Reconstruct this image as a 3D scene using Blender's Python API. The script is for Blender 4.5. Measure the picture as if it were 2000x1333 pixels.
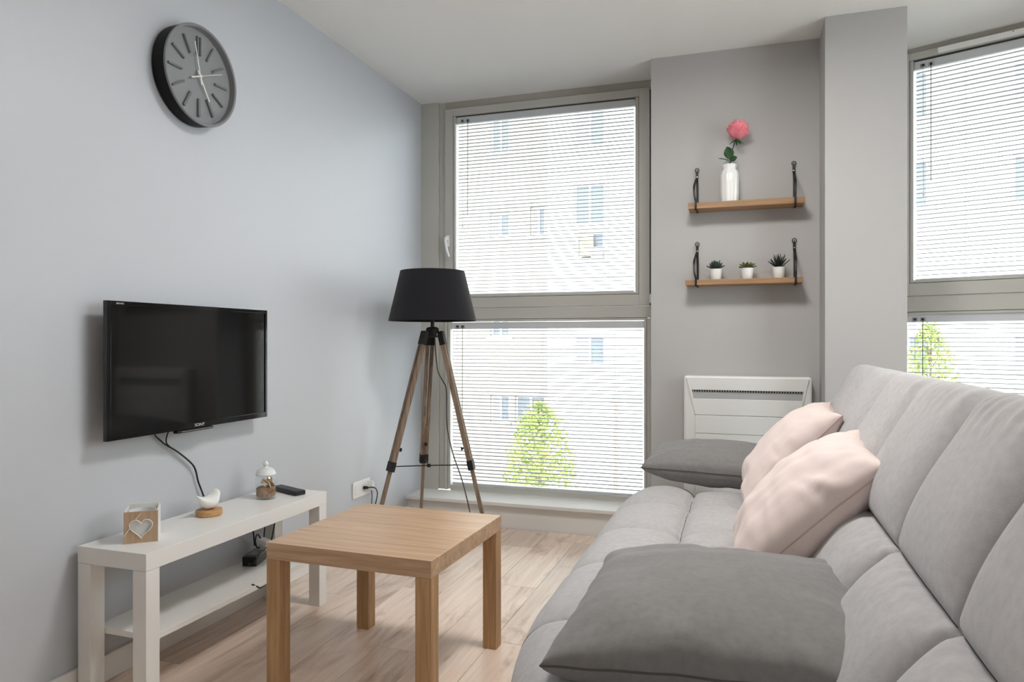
import bpy, bmesh, math, random
from mathutils import Vector, Matrix, noise
random.seed(7)
for o in list(bpy.data.objects): bpy.data.objects.remove(o)
sc = bpy.context.scene
COL = sc.collection
PI = math.pi

# ------------------------------------------------------------------ camera, sky, lights, exposure
cam = bpy.data.cameras.new('camera'); cam.lens = 24.99; cam.sensor_width = 36; cam.clip_start = .02
cam_o = bpy.data.objects.new('camera', cam); COL.objects.link(cam_o)
cam_o.location = (1.8982, 0, 1.0567); cam_o.rotation_euler = (PI/2, 0, .3167)
sc.camera = cam_o
sc.view_settings.view_transform = 'Standard'; sc.view_settings.look = 'None'
sc.view_settings.gamma = 1; sc.view_settings.use_curve_mapping = False
sc.view_settings.exposure = 1.27

w = bpy.data.worlds.new('sky'); sc.world = w; w.use_nodes = True
nt = w.node_tree; bg = nt.nodes['Background']
# overcast sky: even, a little brighter overhead
tcs = nt.nodes.new('ShaderNodeTexCoord'); sep = nt.nodes.new('ShaderNodeSeparateXYZ'); rmp = nt.nodes.new('ShaderNodeValToRGB')
rmp.color_ramp.elements[0].position = .0; rmp.color_ramp.elements[0].color = (.80, .86, .92, 1)
rmp.color_ramp.elements[1].position = .8; rmp.color_ramp.elements[1].color = (.98, 1.0, 1.04, 1)
nt.links.new(tcs.outputs['Generated'], sep.inputs[0]); nt.links.new(sep.outputs['Z'], rmp.inputs[0]); nt.links.new(rmp.outputs[0], bg.inputs[0])
bg.inputs[1].default_value = 3.9

sun = bpy.data.lights.new('sun', 'SUN'); sun.energy = 1.0; sun.angle = math.radians(10); sun.color = (1, .96, .9)
sun_o = bpy.data.objects.new('sun', sun); COL.objects.link(sun_o)
sun_o.rotation_euler = Vector((.42, 1, -.85)).to_track_quat('-Z', 'Y').to_euler()   # shines from behind the house onto the houses across

def fill_lamp_light(x, y, z, e, size=.5):  # area light of one added fill lamp
    l = bpy.data.lights.new('fill_lamp_light', 'AREA'); l.shape = 'DISK'; l.size = size; l.energy = e; l.color = (1, .985, .965)
    o = bpy.data.objects.new('fill_lamp_light', l); COL.objects.link(o); o.location = (x, y, z)
FILL_E = 1.0  # energy of the two fill lamps added behind the camera

# ------------------------------------------------------------------ material helpers
def N(t, kind, **kw):
    n = t.nodes.new(kind)
    for k, v in kw.items(): setattr(n, k, v)
    return n
def L(c):  # sRGB 0..255 -> linear
    return tuple(((v/255)/12.92 if v/255 <= .04045 else ((v/255+.055)/1.055)**2.4) for v in c) + (1,)
def mat(name, col, rough=.5, metal=0, spec=.5, var=0, vscale=8, bump=0, bscale=200, sheen=0, coat=0, stretch=None):
    m = bpy.data.materials.new(name); m.use_nodes = True; t = m.node_tree; b = t.nodes['Principled BSDF']
    c = L(col); b.inputs['Base Color'].default_value = c; b.inputs['Roughness'].default_value = rough
    b.inputs['Metallic'].default_value = metal; b.inputs['Specular IOR Level'].default_value = spec
    if sheen: b.inputs['Sheen Weight'].default_value = sheen; b.inputs['Sheen Roughness'].default_value = .5
    if coat: b.inputs['Coat Weight'].default_value = coat; b.inputs['Coat Roughness'].default_value = .05
    tc = N(t, 'ShaderNodeTexCoord'); mp = N(t, 'ShaderNodeMapping'); t.links.new(tc.outputs['Object'], mp.inputs[0])
    if stretch: mp.inputs['Scale'].default_value = stretch
    if var:
        n = N(t, 'ShaderNodeTexNoise'); n.inputs['Scale'].default_value = vscale; n.inputs['Detail'].default_value = 5
        t.links.new(mp.outputs[0], n.inputs['Vector'])
        r = N(t, 'ShaderNodeValToRGB'); r.color_ramp.elements[0].position = .3; r.color_ramp.elements[1].position = .7
        r.color_ramp.elements[0].color = tuple(v*(1-var) for v in c[:3])+(1,); r.color_ramp.elements[1].color = tuple(min(1, v*(1+var)) for v in c[:3])+(1,)
        t.links.new(n.outputs['Fac'], r.inputs[0]); t.links.new(r.outputs[0], b.inputs['Base Color'])
    if bump:
        n = N(t, 'ShaderNodeTexNoise'); n.inputs['Scale'].default_value = bscale; n.inputs['Detail'].default_value = 3
        t.links.new(mp.outputs[0], n.inputs['Vector'])
        bp = N(t, 'ShaderNodeBump'); bp.inputs['Strength'].default_value = bump; bp.inputs['Distance'].default_value = .002
        t.links.new(n.outputs['Fac'], bp.inputs['Height']); t.links.new(bp.outputs[0], b.inputs['Normal'])
    return m
def wood(name, c1, c2, axis=0, grain=60, rough=.5, dark=None, rand=False, bands=0):
    """long grain along axis; c1 light, c2 dark; rand gives every object its own shift and tone"""
    m = bpy.data.materials.new(name); m.use_nodes = True; t = m.node_tree; b = t.nodes['Principled BSDF']
    b.inputs['Roughness'].default_value = rough; b.inputs['Specular IOR Level'].default_value = .4
    tc = N(t, 'ShaderNodeTexCoord'); mp = N(t, 'ShaderNodeMapping'); vec = tc.outputs['Object']
    if rand:
        oi = N(t, 'ShaderNodeObjectInfo'); mu = N(t, 'ShaderNodeVectorMath', operation='SCALE'); mu.inputs[0].default_value = (37, 91, 53)
        t.links.new(oi.outputs['Random'], mu.inputs['Scale']); ad = N(t, 'ShaderNodeVectorMath', operation='ADD')
        t.links.new(tc.outputs['Object'], ad.inputs[0]); t.links.new(mu.outputs[0], ad.inputs[1]); vec = ad.outputs[0]
    t.links.new(vec, mp.inputs[0])
    s = [1, 1, 1]; s[axis] = .05; mp.inputs['Scale'].default_value = s
    n = N(t, 'ShaderNodeTexNoise'); n.inputs['Scale'].default_value = grain; n.inputs['Detail'].default_value = 6; n.inputs['Roughness'].default_value = .65; n.inputs['Distortion'].default_value = .5
    t.links.new(mp.outputs[0], n.inputs['Vector'])
    r = N(t, 'ShaderNodeValToRGB'); r.color_ramp.elements[0].position = .33; r.color_ramp.elements[1].position = .66
    r.color_ramp.elements[0].color = L(c2); r.color_ramp.elements[1].color = L(c1)
    t.links.new(n.outputs['Fac'], r.inputs[0]); out = r.outputs[0]
    if bands:
        mb = N(t, 'ShaderNodeMapping'); sb = [bands, bands, bands]; sb[axis] = .35; mb.inputs['Scale'].default_value = sb; t.links.new(vec, mb.inputs[0])
        nb = N(t, 'ShaderNodeTexNoise'); nb.inputs['Scale'].default_value = 1; nb.inputs['Detail'].default_value = 2; t.links.new(mb.outputs[0], nb.inputs['Vector'])
        mrb = N(t, 'ShaderNodeMapRange'); mrb.inputs[1].default_value = .35; mrb.inputs[2].default_value = .65; mrb.inputs[3].default_value = .93; mrb.inputs[4].default_value = 1.05; t.links.new(nb.outputs['Fac'], mrb.inputs[0])
        hb_ = N(t, 'ShaderNodeHueSaturation'); t.links.new(mrb.outputs[0], hb_.inputs['Value']); t.links.new(out, hb_.inputs['Color']); out = hb_.outputs[0]
    if dark:
        s2 = N(t, 'ShaderNodeMapping'); q = [2.2, 2.2, 2.2]; q[axis] = .55; s2.inputs['Scale'].default_value = q; t.links.new(vec, s2.inputs[0])
        n2 = N(t, 'ShaderNodeTexNoise'); n2.inputs['Scale'].default_value = 3.2; n2.inputs['Detail'].default_value = 7; n2.inputs['Distortion'].default_value = 1.6; n2.inputs['Roughness'].default_value = .6
        t.links.new(s2.outputs[0], n2.inputs['Vector'])
        r2 = N(t, 'ShaderNodeValToRGB'); r2.color_ramp.elements[0].position = .30; r2.color_ramp.elements[1].position = .47
        r2.color_ramp.elements[0].color = (1, 1, 1, 1); r2.color_ramp.elements[1].color = (0, 0, 0, 1)
        t.links.new(n2.outputs['Fac'], r2.inputs[0])
        mx = N(t, 'ShaderNodeMix', data_type='RGBA'); mx.inputs[7].default_value = L(dark); t.links.new(out, mx.inputs[6])
        mm = N(t, 'ShaderNodeMath', operation='MULTIPLY'); mm.inputs[1].default_value = .6; t.links.new(r2.outputs[0], mm.inputs[0]); t.links.new(mm.outputs[0], mx.inputs[0]); out = mx.outputs[2]
    if rand:
        mr = N(t, 'ShaderNodeMapRange'); mr.inputs[3].default_value = .86; mr.inputs[4].default_value = 1.1; t.links.new(oi.outputs['Random'], mr.inputs[0])
        hs = N(t, 'ShaderNodeHueSaturation'); t.links.new(mr.outputs[0], hs.inputs['Value']); t.links.new(out, hs.inputs['Color']); out = hs.outputs[0]
    t.links.new(out, b.inputs['Base Color'])
    bp = N(t, 'ShaderNodeBump'); bp.inputs['Strength'].default_value = .15; bp.inputs['Distance'].default_value = .001
    t.links.new(n.outputs['Fac'], bp.inputs['Height']); t.links.new(bp.outputs[0], b.inputs['Normal'])
    return m
def glass_pane(name, tint=(.96, .98, .97, 1), refl=.06):
    m = bpy.data.materials.new(name); m.use_nodes = True; t = m.node_tree; t.nodes.remove(t.nodes['Principled BSDF'])
    a = N(t, 'ShaderNodeBsdfTransparent'); a.inputs[0].default_value = tint; g = N(t, 'ShaderNodeBsdfGlossy'); g.inputs['Roughness'].default_value = .02
    x = N(t, 'ShaderNodeMixShader'); x.inputs[0].default_value = refl
    t.links.new(a.outputs[0], x.inputs[1]); t.links.new(g.outputs[0], x.inputs[2]); t.links.new(x.outputs[0], t.nodes['Material Output'].inputs[0])
    return m

M = dict(
    wall_blue=mat('wall_blue', (196, 199, 204), .42, spec=.5, bump=.06, bscale=350),
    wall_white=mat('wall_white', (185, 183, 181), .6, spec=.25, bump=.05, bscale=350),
    ceiling=mat('ceiling_paint', (243, 243, 241), .8, spec=.2),
    greige=mat('greige_paint', (192, 190, 183), .42, spec=.4, bump=.05, bscale=500),
    greige_shaded=mat('greige_header_shaded', (176, 171, 162), .5, spec=.3),  # same greige, darkened for the shade on the set-back header
    gap=mat('rubber_gasket', (70, 68, 66), .7),
    white=mat('white_lacquer', (236, 234, 230), .32, spec=.45),
    white_gloss=mat('white_glaze', (240, 239, 236), .12, spec=.5),
    white_plastic=mat('white_plastic', (238, 238, 236), .35),
    radiator=mat('radiator_enamel', (229, 229, 226), .4),
    grey_slot=mat('radiator_slot_grey', (172, 173, 172), .5),
    sill=mat('sill_white', (232, 230, 226), .45),
    slat=mat('slat_backlit_grey', (118, 118, 118), .38, spec=.5),  # white slats greyed in colour so they read as backlit
    rail=mat('blind_rail', (205, 208, 211), .4),
    cord=mat('blind_cord', (190, 190, 188), .8),
    wand=mat('blind_wand', (120, 122, 124), .25),
    black=mat('black_plastic', (22, 22, 23), .38),
    black_gloss=mat('black_gloss', (9, 9, 10), .08, spec=.6),
    black_matte=mat('black_matte', (20, 20, 21), .6),
    screen=mat('screen_glass', (11, 11, 12), .06, spec=.5),
    shade=mat('black_shade_cloth', (30, 29, 33), .85, spec=.2, bump=.3, bscale=700, sheen=.15),
    shade_in=mat('shade_lining', (225, 222, 215), .8),
    steel=mat('steel', (190, 190, 188), .25, metal=1),
    dark_metal=mat('dark_metal', (40, 39, 38), .4, metal=.6),
    lamp_wood=wood('weathered_wood', (158, 137, 117), (104, 86, 72), axis=2, grain=70, rough=.6),
    oak_x=wood('oak_effect_along', (214, 182, 150), (182, 146, 112), axis=0, grain=60, rough=.3, bands=14),
    oak_z=wood('oak_effect_upright', (204, 166, 124), (174, 134, 92), axis=2, grain=80, rough=.42, bands=22),
    shelf_wood=wood('shelf_oak', (178, 142, 106), (142, 106, 74), axis=0, grain=45, rough=.5, dark=(120, 84, 56)),
    floor_wood=wood('laminate', (246, 228, 212), (226, 201, 182), axis=1, grain=38, rough=.3, dark=(150, 116, 96), rand=True),
    floor_base=mat('underlay', (120, 96, 80), .8),
    box_wood=wood('light_wood_veneer', (200, 172, 144), (182, 152, 124), axis=2, grain=60, rough=.5),
    bark_wood=wood('birch_slice', (206, 164, 112), (178, 132, 84), axis=0, grain=60, rough=.5),
    fabric=mat('grey_microfibre', (186, 183, 183), .92, spec=.12, var=.07, vscale=60, bump=.22, bscale=420, sheen=.2),
    fabric_shaded=mat('grey_microfibre_shaded', (136, 133, 132), .92, spec=.12, var=.07, vscale=60, bump=.22, bscale=420, sheen=.2),  # sofa fabric again, with the bolsters' shade put into the colour
    seam=mat('seam_crease_shade', (92, 89, 88), .9),  # seam thread, darkened to carry the shade in the creases
    pink=mat('blush_cotton', (233, 216, 210), .85, spec=.15, bump=.18, bscale=500, sheen=.1),
    pink_seam=mat('blush_seam', (204, 178, 168), .85),
    clock_face=mat('clock_dial_grey', (142, 143, 146), .5),
    clock_mark=mat('clock_mark_grey', (112, 113, 116), .45),
    clock_rim=mat('clock_rim_grey', (126, 127, 130), .35),
    clock_black=mat('clock_case_black', (12, 12, 15), .5, spec=.25),
    rose=mat('rose_petal', (240, 134, 146), .6, var=.12, vscale=30, sheen=.3),
    green=mat('rose_leaf', (34, 74, 34), .5, var=.2, vscale=40),
    stem=mat('rose_stem', (46, 66, 40), .6),
    succ1=mat('succulent_blue_green', (46, 66, 58), .5, var=.25, vscale=60),
    succ2=mat('succulent_olive', (88, 92, 48), .5, var=.25, vscale=60),
    succ3=mat('succulent_dark', (30, 42, 36), .5, var=.25, vscale=60),
    soil=mat('soil', (52, 42, 34), .9),
    leather=mat('black_leather', (18, 17, 17), .5, bump=.2, bscale=300),
    potp=mat('dried_potpourri', (150, 118, 88), .8, var=.4, vscale=90, bump=.8, bscale=160),
    shell=mat('seashell', (226, 200, 168), .4, var=.15, vscale=70),
    pane=glass_pane('window_glass'),
    jar_glass=glass_pane('clear_glass', (.995, 1, .997, 1), .07),
    frost=mat('frosted_glass', (232, 235, 235), .3),
    label=mat('adapter_label', (120, 122, 124), .4),
    logo=mat('silver_print', (205, 205, 208), .35),
    rubber=mat('cord_black', (16, 16, 16), .5),
    cord_white=mat('cord_twisted', (84, 80, 76), .7),
    f_white=mat('render_white', (204, 203, 200), .85, var=.03, vscale=1.5),
    f_beige=mat('render_beige', (156, 150, 141), .85, var=.04, vscale=1.5),
    f_frame=mat('window_frame_white', (205, 205, 204), .5),
    f_glass=mat('facade_window_glass', (98, 103, 110), .15, spec=.4),
    f_curtain=mat('facade_curtain', (140, 145, 154), .8),
    f_yellow=mat('yellow_cloth', (200, 182, 118), .8),
    f_orange=mat('orange_trim', (172, 140, 118), .8),
    f_roof=mat('roof_zinc', (150, 152, 156), .5),
    asphalt=mat('asphalt', (166, 165, 163), .9, var=.1, vscale=2),
    leafm=mat('tree_leaf', (128, 148, 66), .6, var=.2, vscale=3),
    bark=mat('tree_bark', (120, 100, 84), .8),
    fill_glow=None)
mg = bpy.data.materials.new('fill_diffuser'); mg.use_nodes = True; b_ = mg.node_tree.nodes['Principled BSDF']
b_.inputs['Emission Color'].default_value = (1, .95, .88, 1); b_.inputs['Emission Strength'].default_value = 3; M['fill_glow'] = mg  # glowing face of the added, unseen fill lamps
lf = M['leafm'].node_tree.nodes['Principled BSDF']; lf.inputs['Transmission Weight'].default_value = 0

# ------------------------------------------------------------------ geometry helpers
def S(o): o['kind'] = 'structure'; return o
def link(o, parent=None):
    COL.objects.link(o)
    if parent: o.parent = parent
    return o
def mk(name, verts, faces, m, parent=None, smooth=False):
    me = bpy.data.meshes.new(name); me.from_pydata([tuple(v) for v in verts], [], faces); me.update()
    bm = bmesh.new(); bm.from_mesh(me); bmesh.ops.recalc_face_normals(bm, faces=bm.faces); bm.to_mesh(me); bm.free()
    me.materials.append(m)
    if smooth:
        for p in me.polygons: p.use_smooth = True
    return link(bpy.data.objects.new(name, me), parent)
def from_bm(name, bm, m, parent=None, smooth=False):
    me = bpy.data.meshes.new(name); bmesh.ops.recalc_face_normals(bm, faces=bm.faces); bm.to_mesh(me); bm.free(); me.materials.append(m)
    if smooth:
        for p in me.polygons: p.use_smooth = True
    return link(bpy.data.objects.new(name, me), parent)
def add_box(bm, x0, x1, y0, y1, z0, z1, bev=0, mx=None):
    v = [bm.verts.new((x, y, z)) for z in (z0, z1) for y in (y0, y1) for x in (x0, x1)]
    fs = [bm.faces.new([v[i] for i in f]) for f in ((0, 2, 3, 1), (4, 5, 7, 6), (0, 1, 5, 4), (2, 6, 7, 3), (0, 4, 6, 2), (1, 3, 7, 5))]
    if bev:
        es = list({e for f in fs for e in f.edges})
        r = bmesh.ops.bevel(bm, geom=es, offset=bev, segments=2, affect='EDGES', profile=.5)
        v = list({vv for f in r['faces'] for vv in f.verts} | {q for q in v if q.is_valid})
    if mx is not None: bmesh.ops.transform(bm, matrix=mx, verts=[q for q in v if q.is_valid])
def box(name, x0, x1, y0, y1, z0, z1, m, parent=None, bev=0, mx=None):
    bm = bmesh.new(); add_box(bm, x0, x1, y0, y1, z0, z1, bev)
    if mx is not None: bmesh.ops.transform(bm, matrix=mx, verts=bm.verts)
    return from_bm(name, bm, m, parent)
def prism(name, pts, y0, y1, m, parent=None, axis='y', bev=0):
    """polygon in XZ (axis y), YZ (axis x) or XY (axis z), extruded"""
    f = {'y': lambda a, b, c: (a, c, b), 'x': lambda a, b, c: (c, a, b), 'z': lambda a, b, c: (a, b, c)}[axis]
    n = len(pts); v = [f(a, b, y0) for a, b in pts] + [f(a, b, y1) for a, b in pts]
    fs = [list(range(n)), list(range(2*n-1, n-1, -1))] + [[i, (i+1) % n, n+(i+1) % n, n+i] for i in range(n)]
    o = mk(name, v, fs, m, parent)
    if bev:
        bm = bmesh.new(); bm.from_mesh(o.data); bmesh.ops.bevel(bm, geom=list(bm.edges), offset=bev, segments=2, affect='EDGES', profile=.5); bm.to_mesh(o.data); bm.free()
    return o
def lathe(name, prof, m, parent=None, n=40, loc=(0, 0, 0), axis='z', smooth=True, ribs=0, ramp=0, closed=False):
    v = []; fs = []; k = len(prof)
    for i in range(n):
        a = 2*PI*i/n; q = 1+ramp*math.cos(ribs*a) if ribs else 1
        for r, z in prof:
            x, y = r*q*math.cos(a), r*q*math.sin(a)
            p = (x, y, z) if axis == 'z' else (z, x, y)
            v.append((p[0]+loc[0], p[1]+loc[1], p[2]+loc[2]))
    for i in range(n):
        j = (i+1) % n
        for q in range(k if closed else k-1):
            w2 = (q+1) % k
            fs.append([i*k+q, j*k+q, j*k+w2, i*k+w2])
    if not closed:
        for q in (0, k-1):
            if prof[q][0] > 1e-5: fs.append([i*k+q for i in range(n)])
    o = mk(name, v, fs, m, parent, smooth)
    if any(prof[q][0] < 1e-5 for q in (0, k-1)):
        bm = bmesh.new(); bm.from_mesh(o.data); bmesh.ops.remove_doubles(bm, verts=bm.verts, dist=1e-6); bmesh.ops.recalc_face_normals(bm, faces=bm.faces); bm.to_mesh(o.data); bm.free()
    if smooth: sharp(o, 35)
    return o
def sharp(o, deg=35):
    bm = bmesh.new(); bm.from_mesh(o.data)
    for e in bm.edges:
        if len(e.link_faces) == 2 and e.calc_face_angle(0) > math.radians(deg): e.smooth = False
    bm.to_mesh(o.data); bm.free()
def catmull(P, sub):
    P = [Vector(p) for p in P]; out = []
    for i in range(len(P)-1):
        a, b, c, d = P[max(i-1, 0)], P[i], P[i+1], P[min(i+2, len(P)-1)]
        for s in range(sub):
            t = s/sub; out.append(.5*((2*b)+(c-a)*t+(2*a-5*b+4*c-d)*t*t+(3*b-a-3*c+d)*t**3))
    return out+[P[-1]]
def tube_vf(path, r, n=8, rx=None):
    path = [Vector(p) for p in path]; v = []; fs = []; up = None
    for i, p in enumerate(path):
        t = (path[min(i+1, len(path)-1)]-path[max(i-1, 0)]).normalized()
        if up is None: up = Vector((0, 0, 1)) if abs(t.z) < .9 else Vector((1, 0, 0))
        s = t.cross(up).normalized(); up = s.cross(t).normalized()
        rr = r[i] if isinstance(r, (list, tuple)) else r; r2 = rx if rx else rr
        for k in range(n): a = 2*PI*k/n; v.append(p+s*r2*math.cos(a)+up*rr*math.sin(a))
    for i in range(len(path)-1):
        for k in range(n): fs.append([i*n+k, i*n+(k+1) % n, (i+1)*n+(k+1) % n, (i+1)*n+k])
    fs += [list(range(n)), list(range((len(path)-1)*n, len(path)*n))]
    return v, fs
def tube(name, path, r, m, parent=None, n=8, sub=0, rx=None):
    if sub: path = catmull(path, sub)
    v, fs = tube_vf(path, r, n, rx); o = mk(name, v, fs, m, parent, True); sharp(o, 60); return o
def tag(o, label, cat, group=None):
    o['label'] = label; o['category'] = cat
    if group: o['group'] = group
    return o
def thing(name, label, cat, loc=(0, 0, 0), rz=0, group=None):
    o = bpy.data.objects.new(name, None); COL.objects.link(o); o.location = loc; o.rotation_euler = (0, 0, rz); o.empty_display_size = .1
    return tag(o, label, cat, group)
def struct(name, loc=(0, 0, 0), rz=0):
    o = bpy.data.objects.new(name, None); COL.objects.link(o); o.location = loc; o.rotation_euler = (0, 0, rz); o['kind'] = 'structure'; return o

def text(name, body, size, m, parent, mx, ext=.0004):
    c = bpy.data.curves.new(name, 'FONT'); c.body = body; c.size = size; c.extrude = ext; c.align_x = 'CENTER'
    t = bpy.data.objects.new(name+'_curve', c); COL.objects.link(t)
    me = bpy.data.meshes.new_from_object(t); bpy.data.objects.remove(t)
    me.transform(mx); me.materials.clear(); me.materials.append(m); me.name = name
    return link(bpy.data.objects.new(name, me), parent)

# ------------------------------------------------------------------ the room
H = 2.518; YB = -3.0; XR = 3.95
floor = S(box('floor', -.05, XR+.05, YB-.05, 4.08, -.12, -.012, M['floor_base']))
PW, PL = .182, 1.285; x = .688-PW*4
base_plank = {}
row = 0
while x < XR:
    x0 = max(x, .0); x1 = min(x+PW, XR)
    if x1-x0 > .01:
        off = (row*.437+.21) % 1; y = YB-off*PL
        while y < 3.79:
            y0 = max(y, YB); y1 = min(y+PL, 3.795)
            if y1-y0 > .02:
                key = (round(x1-x0, 3), round(y1-y0, 3))
                if key not in base_plank:
                    o = box('plank', .0006, x1-x0-.0006, .0006, y1-y0-.0006, -.012, 0, M['floor_wood'], floor, bev=.0012); base_plank[key] = o.data
                else: o = link(bpy.data.objects.new('plank', base_plank[key]), floor)
                o.location = (x0, y0, 0)
            y += PL
    x += PW; row += 1
S(box('ceiling', -.2, XR+.2, YB-.2, 4.2, H, H+.2, M['ceiling']))
S(box('wall_left', -.2, 0, YB-.2, 4.2, -.3, H, M['wall_blue']))
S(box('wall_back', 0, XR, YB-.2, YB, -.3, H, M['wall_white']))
WY0, WY1 = 1.5, 2.6                                             # unseen window opening added in the right wall to bring in side light
wr = bmesh.new()
add_box(wr, XR, XR+.2, YB-.2, WY0, -.3, H); add_box(wr, XR, XR+.2, WY1, 3.6, -.3, H); add_box(wr, XR, XR+.2, WY0, WY1, -.3, .15); add_box(wr, XR, XR+.2, WY0, WY1, 2.45, H)
S(from_bm('wall_right', wr, M['wall_white']))
w3 = S(bpy.data.objects.new('window_3_added', None)); COL.objects.link(w3)  # added window, out of view, lights the room from the right
for k in range(4):
    yy = WY0+(WY1-WY0)*k/3; box('frame_stile', XR+.04, XR+.11, max(WY0, yy-.04), min(WY1, yy+.04), .15, 2.45, M['greige'], w3)
for zq in (.15, 1.19, 2.39): box('frame_rail', XR+.045, XR+.105, WY0, WY1, zq, zq+.06, M['greige'], w3)
box('glass_pane', XR+.07, XR+.074, WY0, WY1, .15, 2.45, M['pane'], w3)
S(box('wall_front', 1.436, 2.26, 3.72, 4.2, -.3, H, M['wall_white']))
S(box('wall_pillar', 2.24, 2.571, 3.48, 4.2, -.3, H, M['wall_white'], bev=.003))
S(box('wall_under_sill', 0, 1.44, 3.80, 4.12, -.3, .128, M['sill']))
S(box('trim_1', 0, 1.436, 3.772, 4.0, .128, .148, M['sill'], bev=.003))      # window sill board
S(box('baseboard_left', .0, .014, YB, 3.80, 0, .08, M['white'], bev=.002))

# ------------------------------------------------------------------ windows and blinds
def window(name, origin, rz, zz, gl, gr, x_end, left_from=0.0):
    """local x along the wall, -y towards the room; zz: heights"""
    g = struct(name, origin, rz); G = M['greige']
    def fr(nm, x0, x1, y0, y1, z0, z1, m=G, bev=.0015): return box(nm, x0, x1, y0, y1, z0, z1, m, g, bev)
    zs0, zs1 = zz['sash0'], zz['sash1']; g0, g1 = zz['gap0'], zz['gap1']; l0, l1 = zz['lo0'], zz['lo1']
    so0, so1 = gl-.055, gr+.062                                   # outer edges of the opening sash
    fr('jamb_panel', left_from, so0-.042, -.006, .07, .148, H)
    fr('frame_stile', so0-.041, so0-.003, .014, .07, .148, H)
    fr('frame_header', so0-.003, x_end, .016, .07, zs1+.003, H, M['greige_shaded'])
    # opening sash: four members, gasket, bead
    fr('sash_stile', so0, gl-.0025, 0, .07, zs0, zs1); fr('sash_stile', gr+.0025, so1, 0, .07, zs0, zs1)
    fr('sash_rail', gl-.0022, gr+.0022, 0, .07, g1+.0025, zs1); fr('sash_rail', gl-.0022, gr+.0022, 0, .07, zs0, g0-.0025)
    fr('gasket', gl-.004, gl+.003, .012, .05, g0, g1, M['gap'], 0); fr('gasket', gr-.003, gr+.004, .012, .05, g0, g1, M['gap'], 0)
    fr('gasket', gl, gr, .012, .05, g1-.003, g1+.004, M['gap'], 0); fr('gasket', gl, gr, .012, .05, g0-.004, g0+.003, M['gap'], 0)
    b = .0145
    fr('glazing_bead', gl, gl+b, .004, .058, g0, g1); fr('glazing_bead', gr-b-.004, gr, .004, .058, g0, g1)
    fr('glazing_bead', gl+b, gr-b-.004, .03, .058, g1-.012, g1); fr('glazing_bead', gl+b, gr-b-.004, .004, .058, g0, g0+.012)
    box('glass_pane', gl+b, gr-b, .056, .06, g0+.008, g1-.008, M['pane'], g)
    fr('reveal', so1, x_end, .02, .07, .148, H, M['greige'])
    fr('seal', so1+.001, so1+.005, .004, .02, zs0+.07, zs1-.01, M['gap'], 0)
    hb = fr('hinge', so1+.001, so1+.012, -.012, .02, zs0+.012, zs0+.06, M['white_plastic'], .002)
    fr('hinge_pin', so1+.002, so1+.012, -.014, .01, zs0-.002, zs0+.010, M['black'], .001)
    fr('hinge', so1+.001, so1+.010, -.010, .02, zs1-.10, zs1-.02, M['gap'], .002)
    # transom and lower fixed light
    a0, a1 = gl-.037, gr+.044
    fr('transom', so0-.003, x_end, .008, .07, l1+.0025, zs0-.003)
    fr('lower_stile', so0-.003, a0-.0025, .004, .07, .148, l1); fr('lower_stile', a1+.0025, x_end, .004, .07, .148, l1)
    fr('gasket', a0-.004, a0+.003, .014, .05, l0, l1, M['gap'], 0); fr('gasket', a1-.003, a1+.004, .014, .05, l0, l1, M['gap'], 0)
    fr('gasket', a0, a1, .014, .05, l1-.003, l1+.004, M['gap'], 0)
    fr('glazing_bead', a0, a0+b, .006, .058, l0, l1); fr('glazing_bead', a1-b, a1, .006, .058, l0, l1)
    fr('glazing_bead', a0+b, a1-b, .008, .058, l1-.012, l1); fr('glazing_bead', a0+b, a1-b, .008, .058, l0-.01, l0+.022)
    box('glass_pane', a0+b, a1-b, .056, .06, l0+.01, l1-.008, M['pane'], g)
    # handle on the left stile
    hd = struct('handle') if False else None
    hz = zz['handle']; hx = (so0+gl)/2-.006
    pl = box('handle_rose', hx-.012, hx+.012, -.010, 0, hz-.035, hz+.035, M['white_plastic'], g, .005)
    tube('handle_lever', [(hx, -.012, hz+.012), (hx, -.040, hz+.014), (hx+.003, -.048, hz-.005), (hx+.012, -.047, hz-.06), (hx+.026, -.044, hz-.10)], [.008, .008, .0085, .008, .006], M['white_plastic'], pl, n=10)
    return g
def copy_mesh(src, parent, loc):
    o = link(src.copy(), parent); o.location = loc; return o
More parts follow.
